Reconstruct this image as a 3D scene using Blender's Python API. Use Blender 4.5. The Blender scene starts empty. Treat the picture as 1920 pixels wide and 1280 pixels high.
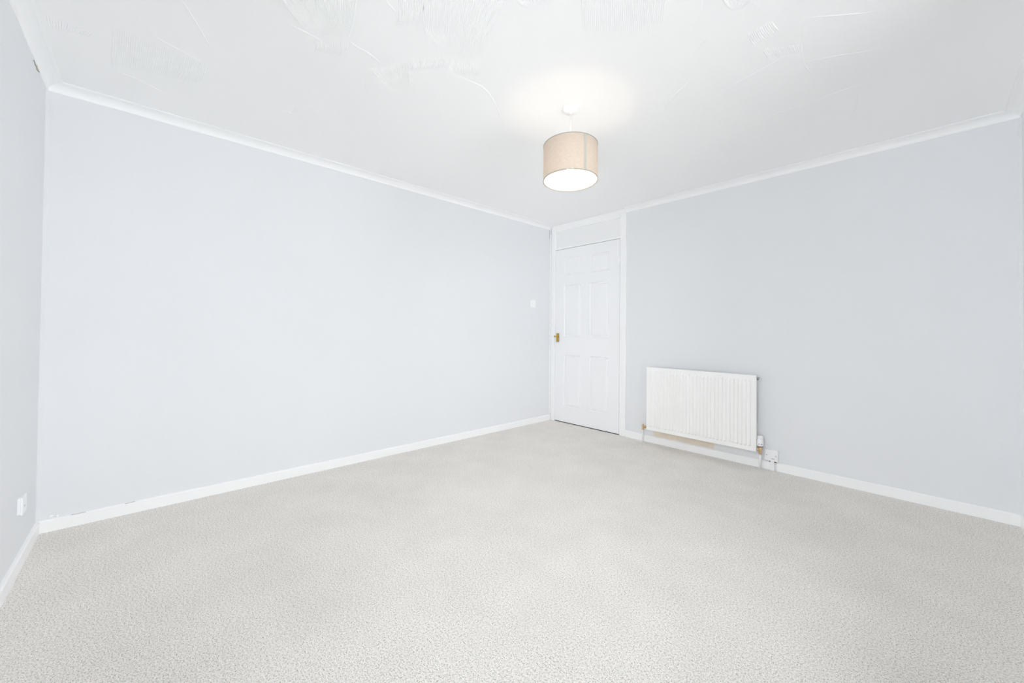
import bpy, bmesh, math, random
from mathutils import Vector, Matrix
random.seed(4)
C = bpy.context.scene.collection
S = bpy.context.scene
PI = math.pi

# room in metres: left wall X=0, right wall Y=0, near-left wall Y=-L, near-right (window) wall X=W
L, W, H = 3.860, 3.391, 2.265
SK, ST = 0.0615, 0.014          # skirting height above the carpet, thickness

# ---------------------------------------------------------------- camera, world, light, exposure
cam = bpy.data.cameras.new('camera'); co = bpy.data.objects.new('camera', cam); C.objects.link(co); S.camera = co
fw = Vector((-0.72981397, 0.68352860, 0.01265797)); rt = Vector((0.68363982, 0.72975985, 0.00933539)); up = Vector((0.00285628, -0.01546659, 0.99987631))
co.matrix_world = Matrix(((rt.x, up.x, -fw.x, 3.038366), (rt.y, up.y, -fw.y, -3.471001), (rt.z, up.z, -fw.z, 1.029350), (0, 0, 0, 1)))
cam.sensor_width = 36; cam.lens = 730.3758 / 1920 * 36; cam.shift_y = -28.3257 / 1920; cam.clip_start = 0.02
S.view_settings.view_transform = 'Standard'; S.view_settings.look = 'None'; S.view_settings.gamma = 1
S.view_settings.use_curve_mapping = False
S.view_settings.exposure = 0.0
w = bpy.data.worlds.new('overcast_sky'); S.world = w; w.use_nodes = True
bg = w.node_tree.nodes['Background']; bg.inputs[0].default_value = (0.92, 0.962, 1.0, 1); bg.inputs[1].default_value = 4.95
# window opening in the near-right wall (outside the frame, beside the camera)
WY0, WY1, WZ0, WZ1 = -3.80, -1.40, 0.30, 2.22
VX0, VX1, VZ0, VZ1 = 1.75, 3.32, 0.08, 2.22      # added glazed opening in the near-left wall, unseen, for fill daylight
pl = bpy.data.lights.new('window_portal', 'AREA'); pl.shape = 'RECTANGLE'; pl.size = WZ1 - WZ0; pl.size_y = WY1 - WY0
pl.cycles.is_portal = True
po = bpy.data.objects.new('window_portal', pl); C.objects.link(po)
po.location = (W + 0.13, (WY0 + WY1) / 2, (WZ0 + WZ1) / 2); po.rotation_euler = (0, PI / 2, 0)
pl2 = bpy.data.lights.new('fill_window_portal', 'AREA'); pl2.shape = 'RECTANGLE'; pl2.size = VX1 - VX0; pl2.size_y = VZ1 - VZ0
pl2.cycles.is_portal = True
po2 = bpy.data.objects.new('fill_window_portal', pl2); C.objects.link(po2)
po2.location = ((VX0 + VX1) / 2, -L - 0.13, (VZ0 + VZ1) / 2); po2.rotation_euler = (PI / 2, 0, 0)
BULB_W = 54.0
cy = S.cycles
cy.max_bounces = 16; cy.diffuse_bounces = 14; cy.glossy_bounces = 6; cy.transmission_bounces = 8; cy.transparent_max_bounces = 12
cy.use_denoising = True; cy.sample_clamp_indirect = 6.0; cy.caustics_reflective = False; cy.caustics_refractive = False

# ---------------------------------------------------------------- materials
def mat(name, col, rough=0.6, metal=0.0, spec=0.5, bump=None, var=None):
    m = bpy.data.materials.new(name); m.use_nodes = True; nt = m.node_tree; b = nt.nodes['Principled BSDF']
    b.inputs['Base Color'].default_value = (*col, 1); b.inputs['Roughness'].default_value = rough
    b.inputs['Metallic'].default_value = metal; b.inputs['Specular IOR Level'].default_value = spec
    tc = nt.nodes.new('ShaderNodeTexCoord')
    if var:                                   # (scale, amount) faint colour mottling
        n = nt.nodes.new('ShaderNodeTexNoise'); n.inputs['Scale'].default_value = var[0]; n.inputs['Detail'].default_value = 4
        nt.links.new(tc.outputs['Object'], n.inputs['Vector'])
        r = nt.nodes.new('ShaderNodeMapRange'); r.inputs['From Min'].default_value = .3; r.inputs['From Max'].default_value = .7
        r.inputs['To Min'].default_value = 1 - var[1]; r.inputs['To Max'].default_value = 1 + var[1]
        nt.links.new(n.outputs['Fac'], r.inputs['Value'])
        x = nt.nodes.new('ShaderNodeVectorMath'); x.operation = 'SCALE'; x.inputs[0].default_value = col
        nt.links.new(r.outputs['Result'], x.inputs['Scale']); nt.links.new(x.outputs[0], b.inputs['Base Color'])
    if bump:                                  # (scale, strength, distance)
        n = nt.nodes.new('ShaderNodeTexNoise'); n.inputs['Scale'].default_value = bump[0]; n.inputs['Detail'].default_value = 5
        nt.links.new(tc.outputs['Object'], n.inputs['Vector'])
        q = nt.nodes.new('ShaderNodeBump'); q.inputs['Strength'].default_value = bump[1]; q.inputs['Distance'].default_value = bump[2]
        nt.links.new(n.outputs['Fac'], q.inputs['Height']); nt.links.new(q.outputs[0], b.inputs['Normal'])
    return m
M = {}
M['wall'] = mat('pale_grey_emulsion', (0.815, 0.824, 0.839), 0.75, spec=.3, bump=(9, .12, .01), var=(1.3, .008))
M['ceil'] = mat('white_textured_plaster', (0.955, 0.952, 0.950), 0.8, spec=.2, bump=(2.2, .25, .01), var=(2.0, .008))
M['trim'] = mat('white_gloss_paint', (0.95, 0.95, 0.95), 0.38, spec=.45, bump=(14, .08, .004))
M['cove'] = mat('white_cornice_paint', (0.95, 0.95, 0.95), 0.7, spec=.3, bump=(12, .1, .004))
M['door'] = mat('white_satin_door_paint', (0.915, 0.915, 0.925), 0.42, spec=.45, bump=(60, .05, .002))
M['pane'] = mat('off_white_panel_paint', (0.90, 0.90, 0.90), 0.6, spec=.3)
M['rad'] = mat('warm_white_radiator_enamel', (0.95, 0.945, 0.93), 0.35, spec=.5)
M['plastic'] = mat('white_plastic', (0.93, 0.93, 0.94), 0.32)
M['pipe'] = mat('white_painted_pipe', (0.86, 0.86, 0.87), 0.4)
M['brass'] = mat('polished_brass', (0.62, 0.42, 0.10), 0.32, 1.0, var=(60, .15))
M['valve'] = mat('dull_brass', (0.74, 0.55, 0.34), 0.38, 1.0, var=(90, .2))
M['dark'] = mat('black_plastic', (0.05, 0.05, 0.055), 0.5)
M['steel'] = mat('grey_steel', (0.42, 0.42, 0.43), 0.35, 1.0)
M['tan_tone'] = mat('tan_plaster', (0.80, 0.72, 0.61), 0.85, spec=.2, var=(9, .06))
M['crack'] = mat('shadowy_crack', (0.40, 0.39, 0.38), 0.9)
M['copper'] = mat('brown_cable', (0.22, 0.12, 0.08), 0.6)
M['shade_black'] = mat('gap_shade_black', (0.04, 0.035, 0.03), 0.9)  # near black: the shade in the door gap put into the colour
M['ground'] = mat('bounce_ground', (0.84, 0.84, 0.83), 0.9, var=(3, .15))  # near white so the unseen ground bounces daylight onto the ceiling
M['seam'] = mat('grey_linen_seam', (0.47, 0.46, 0.43), 0.9, spec=.1)
M['rim'] = mat('grey_fabric_binding', (0.36, 0.35, 0.31), 0.9, spec=.1)

def carpet():
    m = bpy.data.materials.new('beige_grey_twist_carpet'); m.use_nodes = True; nt = m.node_tree; b = nt.nodes['Principled BSDF']
    b.inputs['Roughness'].default_value = 0.95; b.inputs['Specular IOR Level'].default_value = 0.1
    b.inputs['Sheen Weight'].default_value = 0.0
    tc = nt.nodes.new('ShaderNodeTexCoord')
    def noise(sc, det):
        n = nt.nodes.new('ShaderNodeTexNoise'); n.inputs['Scale'].default_value = sc; n.inputs['Detail'].default_value = det
        n.inputs['Roughness'].default_value = .65; nt.links.new(tc.outputs['Object'], n.inputs['Vector']); return n
    n1 = noise(270, 3); n2 = noise(3.2, 2); n3 = noise(130, 2)
    cr = nt.nodes.new('ShaderNodeValToRGB'); e = cr.color_ramp.elements
    e[0].position = .36; e[0].color = (0.28, 0.26, 0.23, 1); e[1].position = .61; e[1].color = (0.98, 0.955, 0.92, 1)
    k = e.new(.47); k.color = (0.79, 0.75, 0.70, 1)
    mx = nt.nodes.new('ShaderNodeMath'); mx.operation = 'MULTIPLY_ADD'; mx.inputs[1].default_value = .28
    nt.links.new(n3.outputs['Fac'], mx.inputs[0])
    m2 = nt.nodes.new('ShaderNodeMath'); m2.operation = 'MULTIPLY'; m2.inputs[1].default_value = .72
    nt.links.new(n1.outputs['Fac'], m2.inputs[0]); nt.links.new(m2.outputs[0], mx.inputs[2])
    nt.links.new(mx.outputs[0], cr.inputs[0])
    r = nt.nodes.new('ShaderNodeMapRange'); r.inputs['From Min'].default_value = .3; r.inputs['From Max'].default_value = .7
    r.inputs['To Min'].default_value = .965; r.inputs['To Max'].default_value = 1.035; nt.links.new(n2.outputs['Fac'], r.inputs['Value'])
    x = nt.nodes.new('ShaderNodeVectorMath'); x.operation = 'SCALE'
    nt.links.new(cr.outputs[0], x.inputs[0]); nt.links.new(r.outputs['Result'], x.inputs['Scale']); nt.links.new(x.outputs[0], b.inputs['Base Color'])
    q = nt.nodes.new('ShaderNodeBump'); q.inputs['Strength'].default_value = .6; q.inputs['Distance'].default_value = .004
    nt.links.new(mx.outputs[0], q.inputs['Height']); nt.links.new(q.outputs[0], b.inputs['Normal'])
    return m
M['carpet'] = carpet()

def fabric(name, col, trans, scale):
    m = bpy.data.materials.new(name); m.use_nodes = True; nt = m.node_tree; nt.nodes.remove(nt.nodes['Principled BSDF'])
    o = nt.nodes['Material Output']; d = nt.nodes.new('ShaderNodeBsdfDiffuse'); t = nt.nodes.new('ShaderNodeBsdfTranslucent'); a = nt.nodes.new('ShaderNodeMixShader')
    tc = nt.nodes.new('ShaderNodeTexCoord'); mp = nt.nodes.new('ShaderNodeMapping'); mp.inputs['Scale'].default_value = (1, 1, 9)
    n = nt.nodes.new('ShaderNodeTexNoise'); n.inputs['Scale'].default_value = scale; n.inputs['Detail'].default_value = 3
    nt.links.new(tc.outputs['Object'], mp.inputs[0]); nt.links.new(mp.outputs[0], n.inputs['Vector'])
    r = nt.nodes.new('ShaderNodeMapRange'); r.inputs['From Min'].default_value = .3; r.inputs['From Max'].default_value = .7
    r.inputs['To Min'].default_value = .9; r.inputs['To Max'].default_value = 1.06; nt.links.new(n.outputs['Fac'], r.inputs['Value'])
    x = nt.nodes.new('ShaderNodeVectorMath'); x.operation = 'SCALE'; x.inputs[0].default_value = col; nt.links.new(r.outputs['Result'], x.inputs['Scale'])
    for s in (d, t): nt.links.new(x.outputs[0], s.inputs['Color'])
    a.inputs[0].default_value = trans; nt.links.new(d.outputs[0], a.inputs[1]); nt.links.new(t.outputs[0], a.inputs[2]); nt.links.new(a.outputs[0], o.inputs[0])
    return m
M['linen'] = fabric('beige_linen', (0.68, 0.59, 0.51), .30, 55)
M['lining'] = fabric('white_shade_lining', (0.82, 0.80, 0.77), .35, 30)
def emit(name, col, s):
    m = bpy.data.materials.new(name); m.use_nodes = True; nt = m.node_tree; nt.nodes.remove(nt.nodes['Principled BSDF'])
    e = nt.nodes.new('ShaderNodeEmission'); e.inputs[0].default_value = (*col, 1); e.inputs[1].default_value = s
    nt.links.new(e.outputs[0], nt.nodes['Material Output'].inputs[0]); return m
M['bulb'] = emit('glowing_bulb', (1.0, 0.88, 0.73), BULB_W)
def glass():
    m = bpy.data.materials.new('window_glass'); m.use_nodes = True; nt = m.node_tree; nt.nodes.remove(nt.nodes['Principled BSDF'])
    t = nt.nodes.new('ShaderNodeBsdfTransparent'); g = nt.nodes.new('ShaderNodeBsdfGlossy'); g.inputs['Roughness'].default_value = 0.02
    f = nt.nodes.new('ShaderNodeFresnel'); f.inputs[0].default_value = 1.45; a = nt.nodes.new('ShaderNodeMixShader')
    nt.links.new(f.outputs[0], a.inputs[0]); nt.links.new(t.outputs[0], a.inputs[1]); nt.links.new(g.outputs[0], a.inputs[2])
    nt.links.new(a.outputs[0], nt.nodes['Material Output'].inputs[0]); return m
M['glass'] = glass()

# ---------------------------------------------------------------- mesh helpers
def box(bm, x0, x1, y0, y1, z0, z1, bev=0.0, seg=2):
    t = bmesh.new()
    v = [t.verts.new((x, y, z)) for x in (x0, x1) for y in (y0, y1) for z in (z0, z1)]
    for f in ((0, 1, 3, 2), (4, 6, 7, 5), (0, 4, 5, 1), (2, 3, 7, 6), (0, 2, 6, 4), (1, 5, 7, 3)): t.faces.new([v[i] for i in f])
    if bev: bmesh.ops.bevel(t, geom=t.edges[:], offset=bev, segments=seg, affect='EDGES', profile=.5)
    merge(bm, t); return bm
def merge(bm, t, mtx=None):
    if mtx is not None: t.transform(mtx)
    mp = {v: bm.verts.new(v.co) for v in t.verts}
    for f in t.faces:
        try: n = bm.faces.new([mp[v] for v in f.verts]); n.smooth = f.smooth
        except ValueError: pass
    t.free()
def lathe(bm, prof, org=(0, 0, 0), axis=(0, 0, 1), n=32, smooth=True):
    t = bmesh.new(); rings = []
    for r, h in prof:
        rings.append([t.verts.new((r * math.cos(2 * PI * i / n), r * math.sin(2 * PI * i / n), h)) for i in range(n)] if r > 1e-6 else [t.verts.new((0, 0, h))])
    for a, b in zip(rings, rings[1:]):
        for i in range(n):
            j = (i + 1) % n
            q = [a[i % len(a)], a[j % len(a)], b[j % len(b)], b[i % len(b)]]
            u = []; [u.append(k) for k in q if k not in u]
            if len(u) > 2: f = t.faces.new(u); f.smooth = smooth
    q = Vector((0, 0, 1)).rotation_difference(Vector(axis).normalized()).to_matrix().to_4x4()
    merge(bm, t, Matrix.Translation(Vector(org)) @ q); return bm
def tube(bm, pts, r, n=12):
    P_ = [Vector(p) for p in pts]; t = bmesh.new(); rings = []
    for i, p in enumerate(P_):
        d = (P_[min(i + 1, len(P_) - 1)] - P_[max(i - 1, 0)]).normalized()
        a = d.orthogonal().normalized() if i == 0 else (a - d * a.dot(d)).normalized(); b = d.cross(a)
        rings.append([t.verts.new(p + (a * math.cos(2 * PI * k / n) + b * math.sin(2 * PI * k / n)) * r) for k in range(n)])
    for x, y in zip(rings, rings[1:]):
        for k in range(n): f = t.faces.new((x[k], x[(k + 1) % n], y[(k + 1) % n], y[k])); f.smooth = True
    t.faces.new(rings[0][::-1]); t.faces.new(rings[-1]); merge(bm, t); return bm
def sweep(bm, prof, a, b, n_in):
    """profile (u = out from the wall, v = height) swept from a to b along the wall; n_in = inward normal; ends mitred by u"""
    t = bmesh.new(); a = Vector(a); b = Vector(b); d = (b - a).normalized(); nn = Vector(n_in)
    A = [t.verts.new(a + nn * u + d * u * MITRE[0] + Vector((0, 0, v))) for u, v in prof]
    B = [t.verts.new(b + nn * u - d * u * MITRE[1] + Vector((0, 0, v))) for u, v in prof]
    k = len(prof)
    for i in range(k): t.faces.new((A[i], A[(i + 1) % k], B[(i + 1) % k], B[i]))
    t.faces.new(A[::-1]); t.faces.new(B); bmesh.ops.recalc_face_normals(t, faces=t.faces[:]); merge(bm, t); return bm
MITRE = [1, 1]
def obj(name, bm, m, parent=None, recalc=True):
    if recalc: bmesh.ops.recalc_face_normals(bm, faces=bm.faces[:])
    me = bpy.data.meshes.new(name); bm.to_mesh(me); bm.free(); me.materials.append(M[m] if isinstance(m, str) else m)
    o = bpy.data.objects.new(name, me); C.objects.link(o)
    if parent is not None:
        o.parent = parent; o.matrix_parent_inverse = Matrix.Translation(-world_loc(parent))
    return o
def world_loc(o):
    v = Vector(o.location)
    while o.parent is not None:
        v = v + o.matrix_parent_inverse.translation; o = o.parent; v = v + Vector(o.location)
    return v
def tag(o, label, cat, kind=None, group=None):
    o['label'] = label; o['category'] = cat
    if kind: o['kind'] = kind
    if group: o['group'] = group
    return o
def thing(name, loc, label, cat, kind=None, group=None):
    o = bpy.data.objects.new(name, None); C.objects.link(o); o.location = loc; o.empty_display_size = .1
    return tag(o, label, cat, kind, group)
NB = bmesh.new

# ---------------------------------------------------------------- the room
T = 0.12
fl = obj('floor', box(NB(), -T, W + T, -L - T, T, -0.10, 0), 'carpet'); tag(fl, 'pale beige-grey twist pile carpet covering the whole room floor', 'carpet', 'structure')
ce = obj('ceiling', box(NB(), -T, W + T, -L - T, T, H, H + .1), 'ceil'); tag(ce, 'white plaster ceiling with combed trowel sweeps', 'ceiling', 'structure')
o = obj('wall_left', box(NB(), -T, 0, -L - T, T, 0, H), 'wall'); tag(o, 'long pale grey painted wall left of the door', 'wall', 'structure')
DX0, DX1, DZ = 0.018, 0.9935, 2.2645      # door and transom opening with frame
bm = NB(); box(bm, DX1, W, 0, T, 0, H); box(bm, 0, DX0, 0, T, 0, H)
o = obj('wall_right', bm, 'wall'); tag(o, 'pale grey painted wall with the door and radiator', 'wall', 'structure')
bm = NB(); r = random.Random(6); q = [(1.285, .066), (1.29, .6)] + [(1.80 + r.uniform(-.03, .03), .6 - .535 * i / 12) for i in range(13)] + [(1.8 - .5 * i / 16, .064 + r.uniform(-.004, .006)) for i in range(1, 16)]  # tan patch with ragged edges, behind and below the radiator
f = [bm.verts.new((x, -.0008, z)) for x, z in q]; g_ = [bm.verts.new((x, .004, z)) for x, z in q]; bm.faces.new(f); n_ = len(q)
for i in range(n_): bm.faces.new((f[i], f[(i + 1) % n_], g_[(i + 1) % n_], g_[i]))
obj('tan_patch', bm, 'tan_tone', o)['label'] = 'tan patch with a ragged edge behind and below the radiator'
o = obj('door_backing', box(NB(), -.1, 1.1, T + .002, T + .06, -.1, H), 'shade_black'); tag(o, 'added black backing that stops light behind the door and darkens its gap', 'wall', 'structure')  # added sheet closing the door opening against light from behind
bm = NB(); box(bm, 0, VX0, -L - T, -L, 0, H); box(bm, VX1, W, -L - T, -L, 0, H); box(bm, VX0, VX1, -L - T, -L, 0, VZ0); box(bm, VX0, VX1, -L - T, -L, VZ1, H)
o = obj('wall_near_left', bm, 'wall'); tag(o, 'pale grey wall sliver at the left edge with a socket', 'wall', 'structure')
bm = NB(); box(bm, W, W + T, WY1, 0, 0, H); box(bm, W, W + T, -L - T, WY0, 0, H); box(bm, W, W + T, WY0, WY1, 0, WZ0); box(bm, W, W + T, WY0, WY1, WZ1, H)
o = obj('wall_near_right', bm, 'wall'); tag(o, 'pale grey wall sliver at the right edge, holding the window', 'wall', 'structure')
o = obj('ground_outside', box(NB(), -20, W + 30, -34, 20, -.5, -.35), 'ground'); tag(o, 'near-white ground outside, unseen, bounces daylight up to the ceiling', 'ground', 'structure')

# window beside the camera, out of frame: frame, mullions, panes, sill
wn = thing('window_1', (W + .06, (WY0 + WY1) / 2, WZ0), 'wide white framed window beside the camera', 'window', 'structure')
bm = NB(); fx0, fx1 = W + .045, W + .105
box(bm, fx0, fx1, WY0, WY1, WZ0, WZ0 + .05, .004); box(bm, fx0, fx1, WY0, WY1, WZ1 - .05, WZ1, .004)
for y in (WY0, WY0 + .80, WY0 + 1.60, WY1 - .05): box(bm, fx0, fx1, y, y + .05, WZ0 + .05, WZ1 - .05, .004)
obj('window_frame', bm, 'plastic', wn)
for y0, y1 in ((WY0 + .05, WY0 + .80), (WY0 + .85, WY0 + 1.60), (WY0 + 1.65, WY1 - .05)):
    obj('pane', box(NB(), W + .07, W + .0745, y0, y1, WZ0 + .05, WZ1 - .05), 'glass', wn)
obj('window_sill', box(NB(), W - .05, W + .044, WY0 - .03, WY1 + .03, WZ0 - .025, WZ0, .004), 'trim', wn)

w2 = thing('fill_window', ((VX0 + VX1) / 2, -L - .06, VZ0), 'added white framed glazed opening, unseen, for fill daylight', 'window', 'structure')  # made-up opening out of view, evens the light on the right side
bm = NB(); y0, y1 = -L - .105, -L - .045
box(bm, VX0, VX1, y0, y1, VZ0, VZ0 + .05, .004); box(bm, VX0, VX1, y0, y1, VZ1 - .05, VZ1, .004)
for x in (VX0, (VX0 + VX1) / 2 - .03, VX1 - .05): box(bm, x, x + .05, y0, y1, VZ0 + .05, VZ1 - .05, .004)
obj('window_frame', bm, 'plastic', w2)
for x0, x1 in ((VX0 + .05, (VX0 + VX1) / 2 - .03), ((VX0 + VX1) / 2 + .02, VX1 - .05)): obj('pane', box(NB(), x0, x1, -L - .0745, -L - .07, VZ0 + .05, VZ1 - .05), 'glass', w2)

# skirting boards: rounded top edge
skp = [(0, 0), (ST, 0), (ST, SK - .006), (ST * .75, SK - .0015), (ST * .45, SK), (0, SK)]
def skirting(name, a, b, n, mit, label):
    MITRE[:] = mit; o = obj(name, sweep(NB(), skp, a, b, n), 'trim'); tag(o, label, 'skirting board', 'structure'); return o
sl = skirting('baseboard_left', (0, -L, 0), (0, -.012, 0), (1, 0, 0), [1, 0], 'white gloss skirting board along the long left wall')
skirting('baseboard_right', (DX1, 0, 0), (W, 0, 0), (0, -1, 0), [0, 1], 'white gloss skirting board below the radiator')
skirting('baseboard_near_left', (W, -L, 0), (0, -L, 0), (0, 1, 0), [1, 1], 'white gloss skirting board at the left edge, below the socket')
skirting('baseboard_near_right', (W, 0, 0), (W, -L, 0), (-1, 0, 0), [1, 1], 'white gloss skirting board on the window wall')

# cornice: small concave cove with a lip at both edges
cD, cH = .060, .042
cp = [(0, H), (0, H - cH), (.004, H - cH), (.0065, H - cH + .004)]
for i in range(1, 8):
    a = i / 8 * PI / 2
    cp.append((.0065 + (cD - .014) * (1 - math.cos(a)), H - cH + .004 + (cH - .010) * math.sin(a)))
cp += [(cD - .007, H - .006), (cD - .0045, H - .0045), (cD, H - .004), (cD, H)]
def cornice(name, a, b, n, mit, label):
    MITRE[:] = mit; o = obj(name, sweep(NB(), cp, a, b, n), 'cove'); tag(o, label, 'cornice', 'structure'); return o
cornice('trim_1', (0, -L, 0), (0, -.014, 0), (1, 0, 0), [1, 0], 'white cove cornice along the top of the long left wall')
cornice('trim_2', (DX1 - .012, 0, 0), (W, 0, 0), (0, -1, 0), [0, 1], 'white cove cornice above the radiator wall')
c3 = cornice('trim_3', (W, -L, 0), (0, -L, 0), (0, 1, 0), [1, 1], 'white cove cornice at the top left edge')
cornice('trim_4', (W, 0, 0), (W, -L, 0), (-1, 0, 0), [1, 1], 'white cove cornice at the top right edge')
# filler beads in the two room corners: thin, slightly uneven
def bead(name, x, y, sx, sy, label, seed):
    r = random.Random(seed); t = NB(); rings = []
    for i in range(61):
        z = SK + (H - cH - SK) * i / 60; a = .009 + r.uniform(-.0025, .0025)
        rings.append([t.verts.new((x + sx * p, y + sy * q, z)) for p, q in ((0, 0), (a * 1.3, 0), (a, a * .35), (a * .35, a), (0, a * 1.3))])
    for p, q in zip(rings, rings[1:]):
        for k in range(5): t.faces.new((p[k], p[(k + 1) % 5], q[(k + 1) % 5], q[k]))
    return obj(name, t, 'wall', None)
o = bead('trim_5', 0, -L, 1, 1, '', 2); tag(o, 'painted filler bead down the left room corner', 'filler bead', 'structure')
o = bead('trim_6', W, 0, -1, -1, '', 5); tag(o, 'uneven filler bead down the right room corner', 'filler bead', 'structure')
# small flaws of the plaster: cracks above the skirting, a lump, a chip under the cornice
wl = bpy.data.objects['wall_left']; wn_ = bpy.data.objects['wall_near_left']
bm = NB(); r = random.Random(8)
for y0, y1, z in ((-3.742, -3.690, SK), (-3.545, -3.505, SK)):
    tube(bm, [(.0135 + r.uniform(-.001, 0), y0 + (y1 - y0) * i / 6, z - .001 + r.uniform(-.0008, .0012)) for i in range(7)], .0011, 6)
obj('plaster_crack', bm, 'crack', wl)
bm = NB(); tube(bm, [(.0005, -.036, 2.215), (.0008, -.034, 2.17), (.0005, -.035, 2.125)], .0016, 6); obj('plaster_crack', bm, 'crack', wl)
bm = NB(); lathe(bm, [(0, 0), (.010, 0), (.008, .004), (0, .006)], (0, -3.812, .072), (1, 0, 0), 10); lathe(bm, [(0, 0), (.007, 0), (.005, .003), (0, .004)], (0, -3.79, .068), (1, 0, 0), 9); obj('filler_lump', bm, 'trim', wl)
bm = NB(); pts_ = [(.315, 2.211), (.300, 2.214), (.282, 2.207), (.262, 2.212), (.240, 2.205), (.215, 2.212), (.190, 2.219)]
tube(bm, [(x, -L + .001, z + .006) for x, z in pts_], .0022, 6); obj('plaster_crack', bm, 'crack', wn_)
bm = NB(); tube(bm, [(.262, -L + .001, 2.222), (.245, -L + .002, 2.220), (.225, -L + .001, 2.222)], .0035, 8); obj('plaster_chip', bm, 'tan_tone', wn_)
# filler strip between the left wall and the door frame
t = NB(); r = random.Random(9); rings = []
for i in range(80):
    z = SK + .01 + (H - cH - SK - .06) * i / 79; a = .010 + r.uniform(-.004, .004)
    rings.append([t.verts.new(p) for p in ((0.0003, 0, z), (.0003, -a - .012, z), (.003, -.010, z), (.003, 0, z))])
for p, q in zip(rings, rings[1:]):
    for k in range(4): t.faces.new((p[k], p[(k + 1) % 4], q[(k + 1) % 4], q[k]))
o = obj('trim_7', t, 'trim'); tag(o, 'ragged white filler beside the left door post', 'filler bead', 'structure')

# combed plaster sweeps on the ceiling: real ridges
RIDGES=[
 ([(1.453, -3.175), (1.385, -3.118), (1.315, -3.046), (1.268, -2.972)],[(1.677, -2.942), (1.577, -2.918), (1.467, -2.888), (1.337, -2.865)]),
 ([(1.763, -2.852), (1.684, -2.806), (1.621, -2.772), (1.555, -2.748)],[(1.838, -2.773), (1.755, -2.733), (1.676, -2.7), (1.599, -2.686)]),
 ([(1.835, -2.776), (1.752, -2.735), (1.62, -2.648), (1.542, -2.512)],[(2.045, -2.556), (1.96, -2.518), (1.836, -2.464), (1.625, -2.375)]),
 ([(1.426, -2.611), (1.404, -2.594), (1.374, -2.583), (1.335, -2.579)],[(1.543, -2.51), (1.526, -2.487), (1.489, -2.474), (1.445, -2.476)]),
 ([(1.543, -2.51), (1.526, -2.487), (1.503, -2.46), (1.475, -2.423)],[(1.625, -2.375), (1.603, -2.355), (1.572, -2.333), (1.535, -2.321)]),
 ([(1.258, -2.974), (1.238, -2.96), (1.207, -2.946), (1.172, -2.945)],[(1.337, -2.865), (1.305, -2.853), (1.265, -2.848), (1.213, -2.843)]),
 ([(1.233, -2.728), (1.229, -2.7), (1.189, -2.651), (1.135, -2.551)],[(1.397, -2.611), (1.36, -2.586), (1.292, -2.544), (1.172, -2.466)]),
 ([(2.219, -2.389), (2.162, -2.307), (2.119, -2.245), (2.07, -2.171)],[(2.424, -2.175), (2.374, -2.085), (2.335, -2.02), (2.284, -1.939)]),
 ([(2.03, -2.542), (2.001, -2.502), (1.991, -2.465), (1.995, -2.426)],[(2.135, -2.432), (2.092, -2.407), (2.06, -2.4), (2.021, -2.399)]),
 ([(0.753, -3.592), (0.647, -3.597), (0.529, -3.604), (0.382, -3.612)],[(0.747, -3.287), (0.69, -3.288), (0.6, -3.29), (0.516, -3.3)]),
 ([(0.656, -3.78), (0.617, -3.782), (0.586, -3.783), (0.554, -3.784)],[(0.637, -3.663), (0.626, -3.667), (0.61, -3.674), (0.592, -3.685)]),
 ([(2.526, -1.96), (2.524, -1.922), (2.527, -1.885), (2.537, -1.846)],[(2.618, -1.87), (2.6, -1.856), (2.579, -1.844), (2.557, -1.84)]),
 ([(2.535, -1.686), (2.534, -1.654), (2.533, -1.62), (2.536, -1.59)],[(2.618, -1.687), (2.619, -1.662), (2.621, -1.637), (2.625, -1.608)]),
 ([(2.551, -1.538), (2.552, -1.509), (2.553, -1.48), (2.554, -1.449)],[(2.666, -1.463), (2.665, -1.438), (2.664, -1.411), (2.663, -1.384)]),
]
EDGES=[
 [(1.27, -3.1), (1.272, -3.035), (1.269, -2.962), (1.244, -2.889), (1.223, -2.823)],
 [(1.351, -2.864), (1.337, -2.82), (1.334, -2.771), (1.314, -2.707)],
 [(1.485, -2.418), (1.49, -2.339), (1.501, -2.267), (1.485, -2.202), (1.44, -2.12), (1.37, -2.02), (1.279, -1.905)],
 [(1.607, -2.661), (1.609, -2.617), (1.592, -2.569), (1.569, -2.532), (1.531, -2.502)],
 [(1.119, -3.396), (1.05, -3.36), (0.936, -3.309), (0.873, -3.279)],
 [(2.408, -1.784), (2.373, -1.76), (2.329, -1.717)],
 [(2.69, -1.749), (2.669, -1.729), (2.649, -1.7)],
 [(2.656, -1.313), (2.715, -1.282), (2.776, -1.252), (2.843, -1.207), (2.916, -1.167)],
 [(2.711, -1.613), (2.69, -1.533), (2.665, -1.405), (2.656, -1.302), (2.659, -1.222), (2.668, -1.14)],
 [(0.81, -3.491), (0.774, -3.397), (0.737, -3.292)],
 [(0.747, -3.287), (0.651, -3.295), (0.508, -3.308)],
 [(0.371, -3.613), (0.348, -3.511), (0.275, -3.394)],
 [(0.565, -2.929), (0.556, -2.884), (0.667, -2.89)],
 [(0.655, -2.844), (0.662, -2.79), (0.689, -2.724)],
 [(2.714, -1.61), (2.773, -1.563), (2.845, -1.502), (2.931, -1.435)],
 [(2.11, -0.842), (2.097, -0.611), (2.069, -0.462)],
 [(2.033, -1.412), (2.132, -1.485), (2.251, -1.549)],
 [(1.649, -2.843), (1.638, -2.805), (1.625, -2.783)],
]

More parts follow.
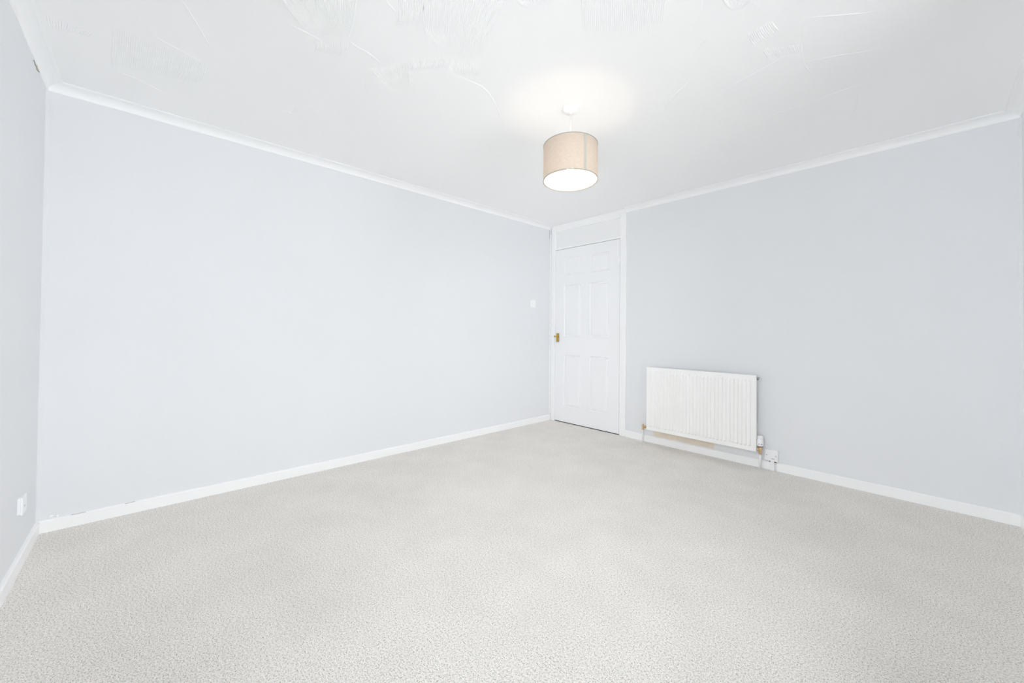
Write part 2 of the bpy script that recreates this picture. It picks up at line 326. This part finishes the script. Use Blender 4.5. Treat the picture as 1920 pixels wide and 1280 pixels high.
def lerp(a, b, t): return (a[0] + (b[0] - a[0]) * t, a[1] + (b[1] - a[1]) * t)
def catmull(p, n):
    out = []
    for s in range(n + 1):
        u = s / n * (len(p) - 1); i = min(int(u), len(p) - 2); f = u - i
        a, b, c, d = p[max(i - 1, 0)], p[i], p[i + 1], p[min(i + 2, len(p) - 1)]
        out.append(tuple(.5 * (2 * b[k] + (c[k] - a[k]) * f + (2 * a[k] - 5 * b[k] + 4 * c[k] - d[k]) * f * f + (3 * b[k] - a[k] - 3 * c[k] + d[k]) * f ** 3) for k in (0, 1)))
    return out
def ridge(bm, pts, wid, h):
    rows = []
    for i, p in enumerate(pts):
        q0, q1 = pts[max(i - 1, 0)], pts[min(i + 1, len(pts) - 1)]
        dx, dy = q1[0] - q0[0], q1[1] - q0[1]; l = math.hypot(dx, dy) or 1; nx, ny = -dy / l, dx / l
        e = h * min(1, 3.2 * min(i, len(pts) - 1 - i) / (len(pts) - 1) + .05)
        rows.append([bm.verts.new((p[0] + nx * wid * k, p[1] + ny * wid * k, H - d)) for k, d in ((-.5, -.0002), (-.12, e), (.12, e), (.5, -.0002))])
    for a, b in zip(rows, rows[1:]):
        for k in range(3): bm.faces.new((a[k], b[k], b[k + 1], a[k + 1]))
bm = NB()
for A, B in RIDGES:
    A = catmull(A, 12); B = catmull(B, 12); wd = max(math.dist(A[0], B[0]), math.dist(A[-1], B[-1])); n = max(3, round(wd / .0078))
    for i in range(n + 1):
        t = i / n; ridge(bm, [lerp(a, b, t) for a, b in zip(A, B)], .0076, .0021)
co_ = obj('combed_ridges', bm, 'ceil', ce, recalc=False); co_['kind'] = 'stuff'; co_['label'] = 'fine combed ridges in curved patches'
bm = NB()
for e in EDGES: ridge(bm, catmull(e, 16), .006, .0017)
co_ = obj('trowel_edges', bm, 'ceil', ce, recalc=False); co_['kind'] = 'stuff'
# broad smooth trowel passes, barely raised, with bevelled edges
def slab(bm, pts, h):
    t = bmesh.new(); n = len(pts); cx = sum(p[0] for p in pts) / n; cy_ = sum(p[1] for p in pts) / n
    a = [t.verts.new((p[0], p[1], H + .0002)) for p in pts]
    b = [t.verts.new((p[0] + (cx - p[0]) * .02, p[1] + (cy_ - p[1]) * .02, H - h)) for p in pts]
    for i in range(n): t.faces.new((a[i], a[(i + 1) % n], b[(i + 1) % n], b[i]))
    t.faces.new(b); merge(bm, t)
bm = NB(); r = random.Random(3)
for k in range(26):
    x, y, a, l, s = r.uniform(.3, 2.8), r.uniform(-3.5, -.4), r.uniform(0, PI), r.uniform(.25, .5), r.uniform(.12, .22)
    if math.hypot(x - 1.69, y + 1.78) < .6: continue
    pts = []
    for j in range(18):
        th = j / 18 * 2 * PI; ex = abs(math.cos(th)) ** .5 * math.copysign(1, math.cos(th)) * l / 2; ey = abs(math.sin(th)) ** .5 * math.copysign(1, math.sin(th)) * s / 2
        ey += .25 * ex * ex / l; pts.append((x + ex * math.cos(a) - ey * math.sin(a), y + ex * math.sin(a) + ey * math.cos(a)))
    slab(bm, pts, r.uniform(.0004, .0009))
co_ = obj('trowel_passes', bm, 'ceil', ce); co_['kind'] = 'stuff'

# ---------------------------------------------------------------- door, transom panel and frame
D = thing('door_1', (.5, 0, 0), 'white six-panel door with brass handle, painted panel above', 'door', 'structure')
LX0, LX1, LZ0, LZ1, FY = .0745, .9165, .009, 1.973, -.004   # leaf; FY = front face
bm = NB()
# left post, right post (inner lining and outer architrave step), head, transom rail
box(bm, DX0, LX0 - .003, -.014, .07, 0, H - .001, .0025); obj('frame_post', bm, 'trim', D)
bm = NB(); box(bm, LX1 + .004, .934, -.006, .07, 0, H - .001, .0015); box(bm, .934, .960, -.012, .07, 0, H - .001, .003)
box(bm, .960, DX1, -.018, .02, 0, H - .001, .006, 3); obj('frame_post', bm, 'trim', D)
bm = NB(); box(bm, LX0 - .003, LX1 + .004, -.012, .07, 2.186, 2.247, .002); box(bm, LX0 - .003, LX1 + .004, -.006, .07, 2.248, H - .001, .001); obj('frame_head', bm, 'cove', D)
obj('transom_rail', box(NB(), LX0 - .003, LX1 + .004, -.009, .07, 1.977, 1.997, .002), 'trim', D)
obj('transom_panel', box(NB(), LX0 - .003, LX1 + .004, .004, .06, 1.997, 2.186), 'pane', D)
obj('gap_shade_strip', box(NB(), LX0 - .003, LX1 + .004, .001, T, .0002, .003), 'shade_black', D)  # black strip under the door, paints the shade of the gap
# leaf with six moulded panels: surface built as a grid of rectangles with stepped rings
panels = [(.198, .441, z0, z1) for z0, z1 in ((.178, .773), (.970, 1.560), (1.668, 1.868))] + [(.549, .796, z0, z1) for z0, z1 in ((.178, .773), (.970, 1.565), (1.668, 1.868))]
bm = NB(); xs = sorted({LX0, LX1, .198, .441, .549, .796}); zs = sorted({LZ0, LZ1, .178, .773, .970, 1.562, 1.668, 1.868})
panels = [(a, b, c, d) for a, b in ((.198, .441), (.549, .796)) for c, d in ((.178, .773), (.970, 1.562), (1.668, 1.868))]
for i in range(len(xs) - 1):
    for j in range(len(zs) - 1):
        c = ((xs[i] + xs[i + 1]) / 2, (zs[j] + zs[j + 1]) / 2)
        if any(p[0] < c[0] < p[1] and p[2] < c[1] < p[3] for p in panels): continue
        bm.faces.new([bm.verts.new((x, FY, z)) for x, z in ((xs[i], zs[j]), (xs[i + 1], zs[j]), (xs[i + 1], zs[j + 1]), (xs[i], zs[j + 1]))])
# side, top, bottom and back of the leaf
for q in (((LX0, FY), (LX0, .034)), ((LX1, .034), (LX1, FY))):
    bm.faces.new([bm.verts.new(v) for v in ((*q[0], LZ0), (*q[0], LZ1), (*q[1], LZ1), (*q[1], LZ0))])
for z in (LZ0, LZ1): bm.faces.new([bm.verts.new(v) for v in ((LX0, FY, z), (LX1, FY, z), (LX1, .034, z), (LX0, .034, z))])
bm.faces.new([bm.verts.new(v) for v in ((LX0, .034, LZ0), (LX1, .034, LZ0), (LX1, .034, LZ1), (LX0, .034, LZ1))])
bmesh.ops.remove_doubles(bm, verts=bm.verts[:], dist=1e-5)
leaf = obj('door_leaf', bm, 'door', D)
prof = [(0, 0), (.0015, -.0018), (.004, -.0018), (.008, .006), (.012, .0115), (.018, .012), (.030, .004), (.040, .0018), (.042, .0016)]
for a, b, c, d in panels:
    bm = NB(); rings = []
    for u, dep in prof:
        rings.append([bm.verts.new((x, FY + dep, z)) for x, z in ((a + u, c + u), (b - u, c + u), (b - u, d - u), (a + u, d - u))])
    for p, q in zip(rings, rings[1:]):
        for k in range(4): bm.faces.new((p[k], p[(k + 1) % 4], q[(k + 1) % 4], q[k]))
    bm.faces.new(rings[-1]); obj('door_panel', bm, 'door', leaf)
# hinges
for z in (1.712, .228):
    bm = NB()
    for k in range(3): lathe(bm, [(0, 0), (.0045, 0), (.0045, .021), (0, .021)], (LX1 + .002, FY - .003, z + .0225 * k), n=12)
    box(bm, LX1 - .011, LX1, FY - .0012, FY, z, z + .066); obj('hinge', bm, 'trim' if z > 1 else 'plastic', D)
# brass handle: backplate, keyhole boss, neck and short lever end
hp = obj('door_handle', box(NB(), .0925, .1335, FY - .005, FY, .912, 1.012, .0016), 'brass', D); hp['label'] = 'polished brass handle plate'
bm = NB(); lathe(bm, [(0, 0), (.0150, 0), (.0150, .004), (.0115, .008), (.0085, .012), (.0075, .042), (.009, .050), (.0085, .058), (0, .060)], (.1135, FY - .005, .976), (0, -1, 0), 20)
obj('lever', bm, 'brass', hp)
bm = NB(); tube(bm, [(.1135, FY - .052, .976), (.121, FY - .054, .9755), (.134, FY - .054, .974), (.146, FY - .052, .972)], .0062, 12); obj('lever_grip', bm, 'brass', hp)
for z in (1.003, .921):
    obj('screw', lathe(NB(), [(0, 0), (.0032, 0), (.0028, .0012), (0, .0014)], (.113, FY - .005, z), (0, -1, 0), 10), 'steel', hp)

# ---------------------------------------------------------------- radiator
RX0, RX1, RZ0, RZ1, RY = 1.2515, 2.1445, .131, .7105, -.082
Rd = thing('radiator', (1.7, 0, 0), 'white fluted single-panel radiator mounted on the wall right of the door', 'radiator')
bm = NB(); nf = 29; FD = .0085; fx0, fx1, fz0, fz1 = 1.281, 2.113, .163, .674; p = (fx1 - fx0) / nf
prx = [(0, 0), (.16, 0), (.27, 1), (.73, 1), (.84, 0)]
xs = [RX0 + .004]
for k in range(nf): xs += [fx0 + p * (k + u) for u, _ in prx]
xs += [fx1, RX1 - .004]; hx = [0] + [h for _ in range(nf) for _, h in prx] + [0, 0]
zr = [(RZ0 + .003, 0), (fz0, 0), (fz0 + .012, 1), (fz1 - .012, 1), (fz1, 0), (RZ1 - .003, 0)]
g = [[bm.verts.new((x, RY - FD * hh * m, z)) for z, m in zr] for x, hh in zip(xs, hx)]
for i in range(len(xs) - 1):
    for j in range(len(zr) - 1): bm.faces.new((g[i][j], g[i + 1][j], g[i + 1][j + 1], g[i][j + 1]))
# rounded lip folding back to the wall side
def ring(off, y): return [(RX0 + off, y, RZ0 + off), (RX1 - off, y, RZ0 + off), (RX1 - off, y, RZ1 - off), (RX0 + off, y, RZ1 - off)]
seqs = [ring(.004, RY), ring(.0012, RY + .0012), ring(0, RY + .004), ring(0, RY + .013), ring(.003, RY + .016)]
pr = [[bm.verts.new(v) for v in s] for s in seqs]
for a, b in zip(pr, pr[1:]):
    for k in range(4): bm.faces.new((a[k], a[(k + 1) % 4], b[(k + 1) % 4], b[k]))
bm.faces.new(pr[-1])
obj('panel', bm, 'rad', Rd)
bm = NB()       # convector fins hidden behind and welded header tubes
for k in range(27): box(bm, RX0 + .03 + k * .0315, RX0 + .033 + k * .0315, RY + .016, RY + .040, RZ0 + .06, RZ1 - .06)
obj('convector_fins', bm, 'rad', Rd)
for x in (1.42, 1.98):
    bm = NB(); box(bm, x - .015, x + .015, -.004, 0, .18, .66); box(bm, x - .012, x + .012, RY + .016, -.004, .20, .215); box(bm, x - .012, x + .012, RY + .016, -.004, .60, .615)
    obj('wall_bracket', bm, 'rad', Rd)
bm = NB(); lathe(bm, [(0, 0), (.0115, 0), (.0115, .012), (.007, .013), (.007, .019), (0, .020)], (RX1 - .002, RY + .026, RZ1 - .026), (1, 0, 0), 16); o = obj('air_vent', bm, 'steel', Rd); o['label'] = 'small steel bleed valve at the top right end'
obj('vent_cap', lathe(NB(), [(0, 0), (.009, 0), (.010, .004), (0, .0045)], (RX1 + .0165, RY + .026, RZ1 - .026), (1, 0, 0), 16), 'plastic', o)
# lockshield valve, left
vx, vy = 1.206, -.056
bm = NB(); lathe(bm, [(0, 0), (.0105, 0), (.0115, .004), (.0115, .014), (.0095, .016), (.0095, .030), (.012, .031), (.012, .040), (.0075, .042), (.0075, .052), (0, .053)], (vx, vy, .118), n=6, smooth=False)
lathe(bm, [(.009, 0), (.009, .014), (.0125, .015), (.0125, .028), (.009, .029), (.009, .052)], (vx, vy, .148), (1, 0, 0), 8, False)
v = obj('lockshield_valve', bm, 'valve', Rd); v['label'] = 'small brass valve at the lower left end'
obj('pipe', tube(NB(), [(vx - .002, vy, .0), (vx - .002, vy, .06), (vx, vy, .119)], .0078), 'pipe', Rd)
# thermostatic valve, right
tx, ty = 2.166, -.060
bm = NB(); lathe(bm, [(0, 0), (.0115, 0), (.0125, .003), (.0125, .015), (.0095, .017), (.0095, .028), (.0115, .030), (.0115, .044), (.014, .045), (.014, .052), (0, .053)], (tx, ty, .118), n=8, smooth=False)
lathe(bm, [(.0095, 0), (.0095, .012), (.0135, .013), (.0135, .026), (.0105, .027), (.0105, .040)], (tx, ty, .150), (-1, 0, 0), 8, False)
v = obj('valve_body', bm, 'valve', Rd); v['label'] = 'brass valve body at the lower right end'
bm = NB(); lathe(bm, [(0, 0), (.0185, 0), (.0205, .003), (.0215, .012), (.0215, .030), (.0205, .046), (.0175, .052), (.0175, .070), (.0165, .075), (.010, .077), (0, .0772)], (tx, ty, .1765), n=36)
th = obj('thermostatic_head', bm, 'plastic', Rd); th['label'] = 'white thermostatic dial head'
obj('collar', lathe(NB(), [(0, 0), (.0165, 0), (.0185, .002), (.0185, .0062), (0, .0063)], (tx, ty, .1705), n=28), 'dark', th)
for k in range(14):
    a = 2 * PI * k / 14; cx, cy_ = tx + .0178 * math.cos(a), ty + .0178 * math.sin(a)
    obj('grip_rib', tube(NB(), [(cx, cy_, .231), (cx, cy_, .247)], .0013, 6), 'plastic', th)
for a in (-1.70, -0.95):
    c = Vector((tx + .0216 * math.cos(a), ty + .0216 * math.sin(a), .194)); n_ = Vector((math.cos(a), math.sin(a), 0)); s_ = Vector((-n_.y, n_.x, 0))
    bm = NB(); t = [bm.verts.new(c + s_ * u + Vector((0, 0, v_)) + n_ * w_) for w_ in (-.001, .0009) for u, v_ in ((-.0035, -.0022), (.0035, -.0022), (.0035, .0022), (-.0035, .0022))]
    for q in ((0, 1, 2, 3), (4, 5, 6, 7), (0, 1, 5, 4), (1, 2, 6, 5), (2, 3, 7, 6), (3, 0, 4, 7)): bm.faces.new([t[i] for i in q])
    obj('marking', bm, 'dark', th)
obj('pipe', tube(NB(), [(tx - .001, ty, 0), (tx - .001, ty, .06), (tx, ty, .119)], .0078), 'pipe', Rd)

# ---------------------------------------------------------------- fused spur above the skirting
sx0, sx1, sz0, sz1 = 2.189, 2.273, .073, .156
F_ = thing('fused_outlet', (2.231, 0, sz0), 'white square fused outlet box low on the wall beside the thermostatic valve', 'electrical outlet')
obj('back_box', box(NB(), sx0 + .002, sx1 - .002, -.026, 0, sz0 + .002, sz1 - .002, .002), 'plastic', F_)
fp = obj('face_plate', box(NB(), sx0, sx1, -.034, -.026, sz0, sz1, .003, 3), 'plastic', F_)
obj('fuse_carrier', box(NB(), 2.224, 2.252, -.0362, -.034, .098, .132, .001), 'plastic', fp)
obj('cord_slot', box(NB(), 2.233, 2.252, -.0365, -.034, .0895, .0925), 'steel', fp)
for x in (2.2005, 2.2615): obj('screw', lathe(NB(), [(0, 0), (.0034, 0), (.003, .0012), (0, .0013)], (x, -.034, .1145), (0, -1, 0), 12), 'steel', fp)
obj('cable_conduit', box(NB(), 2.2225, 2.2475, -.024, -ST, 0, sz0 + .001, .002), 'plastic', F_)
obj('cable', tube(NB(), [(2.2555, -.020, .001), (2.2555, -.020, sz0 + .003)], .0038, 10), 'pipe', F_)
for x, m, r_ in ((2.2195, 'dark', .0035), (2.2495, 'copper', .003), (2.2565, 'copper', .0055)):
    obj('cable_entry', lathe(NB(), [(0, 0), (r_, 0), (r_, .011), (0, .0112)], (x, -.0215, sz0 - .0095), n=12), m, F_)

# ---------------------------------------------------------------- light switch on the left wall
Sw = thing('light_switch', (0, -.3145, 1.34), 'white square rocker light switch on the left wall beside the door', 'light switch')
pt = obj('switch_plate', box(NB(), 0, .0085, -.357, -.272, 1.299, 1.382, .0028, 3), 'plastic', Sw)
obj('rocker', box(NB(), .0085, .0125, -.3265, -.3035, 1.324, 1.357, .0015), 'plastic', Sw)
for y in (-.3455, -.2835): obj('screw', lathe(NB(), [(0, 0), (.003, 0), (.0026, .001), (0, .0011)], (.0085, y, 1.3405), (1, 0, 0), 12), 'plastic', pt)

# ---------------------------------------------------------------- wall outlet on the near-left wall
So = thing('wall_socket', (.372, -L, .265), 'small white wall outlet box low on the wall at the left edge', 'electrical outlet')
obj('back_box', box(NB(), .340, .408, -L, -L + .009, .232, .300, .001), 'plastic', So)
pt = obj('face_plate', box(NB(), .336, .412, -L + .009, -L + .016, .229, .303, .002), 'plastic', So)
obj('socket_hole', box(NB(), .368, .380, -L + .0155, -L + .0163, .255, .263), 'steel', pt)
for z in (.236, .296): obj('screw', lathe(NB(), [(0, 0), (.0028, 0), (.0024, .001), (0, .0011)], (.374, -L + .016, z), (0, 1, 0), 10), 'plastic', pt)

# ---------------------------------------------------------------- pendant light
PX, PY = 1.690, -1.778
La = thing('pendant_light', (PX, PY, H), 'lit ceiling pendant with beige linen drum shade on a short white flex', 'ceiling light')
obj('ceiling_rose', lathe(NB(), [(0, 0), (.0425, 0), (.0425, -.004), (.040, -.014), (.034, -.022), (.016, -.0255), (.007, -.0265), (.006, -.031), (0, -.0315)], (PX, PY, H), n=40), 'plastic', La)
BZ = 1.9165
obj('flex', tube(NB(), [(PX, PY, H - .030), (PX + .0004, PY, 2.12), (PX, PY, 2.0)], .0031, 10), 'pipe', La)
obj('lamp_holder', lathe(NB(), [(0, 0), (.007, 0), (.012, -.008), (.015, -.022), (.017, -.024), (.019, -.034), (.017, -.048), (0, -.049)], (PX, PY, 2.004), n=28), 'plastic', La)
bm = NB(); pr_ = [(0, .040), (.0105, .040), (.0110, .027)]
for k in range(0, 13):
    a = math.radians(58) - math.radians(148) * k / 12; pr_.append((max(.0228 * math.cos(a), 0), .0228 * math.sin(a)))
pr_[-1] = (0, pr_[-1][1]); lathe(bm, pr_, (PX, PY, BZ), n=28); obj('bulb', bm, 'bulb', La)
# shade: outer linen, inner lining, bound rims, overlapping seam; hangs a touch out of level
R0, Z0, Z1 = .1480, 1.8615, 2.0545
tilt = Matrix.Translation((PX, PY, 1.975)) @ Matrix.Rotation(math.radians(2.2), 4, Vector((-rt.x, -rt.y, 0)).normalized()) @ Matrix.Translation((-PX, -PY, -1.975))
def shade(name, bm, m, par):
    bm.transform(tilt); return obj(name, bm, m, par)
sh = shade('lamp_shade', lathe(NB(), [(R0, Z0), (R0, Z1)], (PX, PY, 0), n=96), 'linen', La)
shade('lining', lathe(NB(), [(R0 - .0012, Z0 + .001), (R0 - .0012, Z1 - .001)], (PX, PY, 0), n=96), 'lining', sh)
for z in (Z0, Z1):
    shade('rim', lathe(NB(), [(R0 - .002, z - .0016), (R0 + .0012, z - .0016), (R0 + .0012, z + .0018), (R0 - .002, z + .0018), (R0 - .002, z - .0016)], (PX, PY, 0), n=96), 'rim', sh)
bm = NB(); a0 = 5.9254; w_ = .0065 / R0; rows = []
for i in range(5):
    a = a0 - w_ + 2 * w_ * i / 4; rows.append([bm.verts.new((PX + rr * math.cos(a), PY + rr * math.sin(a), z)) for rr, z in ((R0 + .0001, Z0), (R0 + .0011, Z0), (R0 + .0011, Z1), (R0 + .0001, Z1))])
for p, q in zip(rows, rows[1:]):
    for k in range(4): bm.faces.new((p[k], p[(k + 1) % 4], q[(k + 1) % 4], q[k]))
bm.faces.new(rows[0]); bm.faces.new(rows[-1][::-1])
s_ = shade('seam', bm, 'seam', sh); s_['label'] = 'grey vertical overlap seam'
bm = NB(); Rr = R0 - .003; zz = 1.962
for k in range(3):
    a = k * 2 * PI / 3 + .4; tube(bm, [(PX + .019 * math.cos(a), PY + .019 * math.sin(a), zz), (PX + Rr * .6 * math.cos(a), PY + Rr * .6 * math.sin(a), zz + .02), (PX + Rr * math.cos(a), PY + Rr * math.sin(a), Z1 - .006)], .0016, 6)
tube(bm, [(PX + .0195 * math.cos(i / 16 * 2 * PI), PY + .0195 * math.sin(i / 16 * 2 * PI), zz) for i in range(17)], .0017, 6)
shade('spider_ring', bm, 'plastic', La)
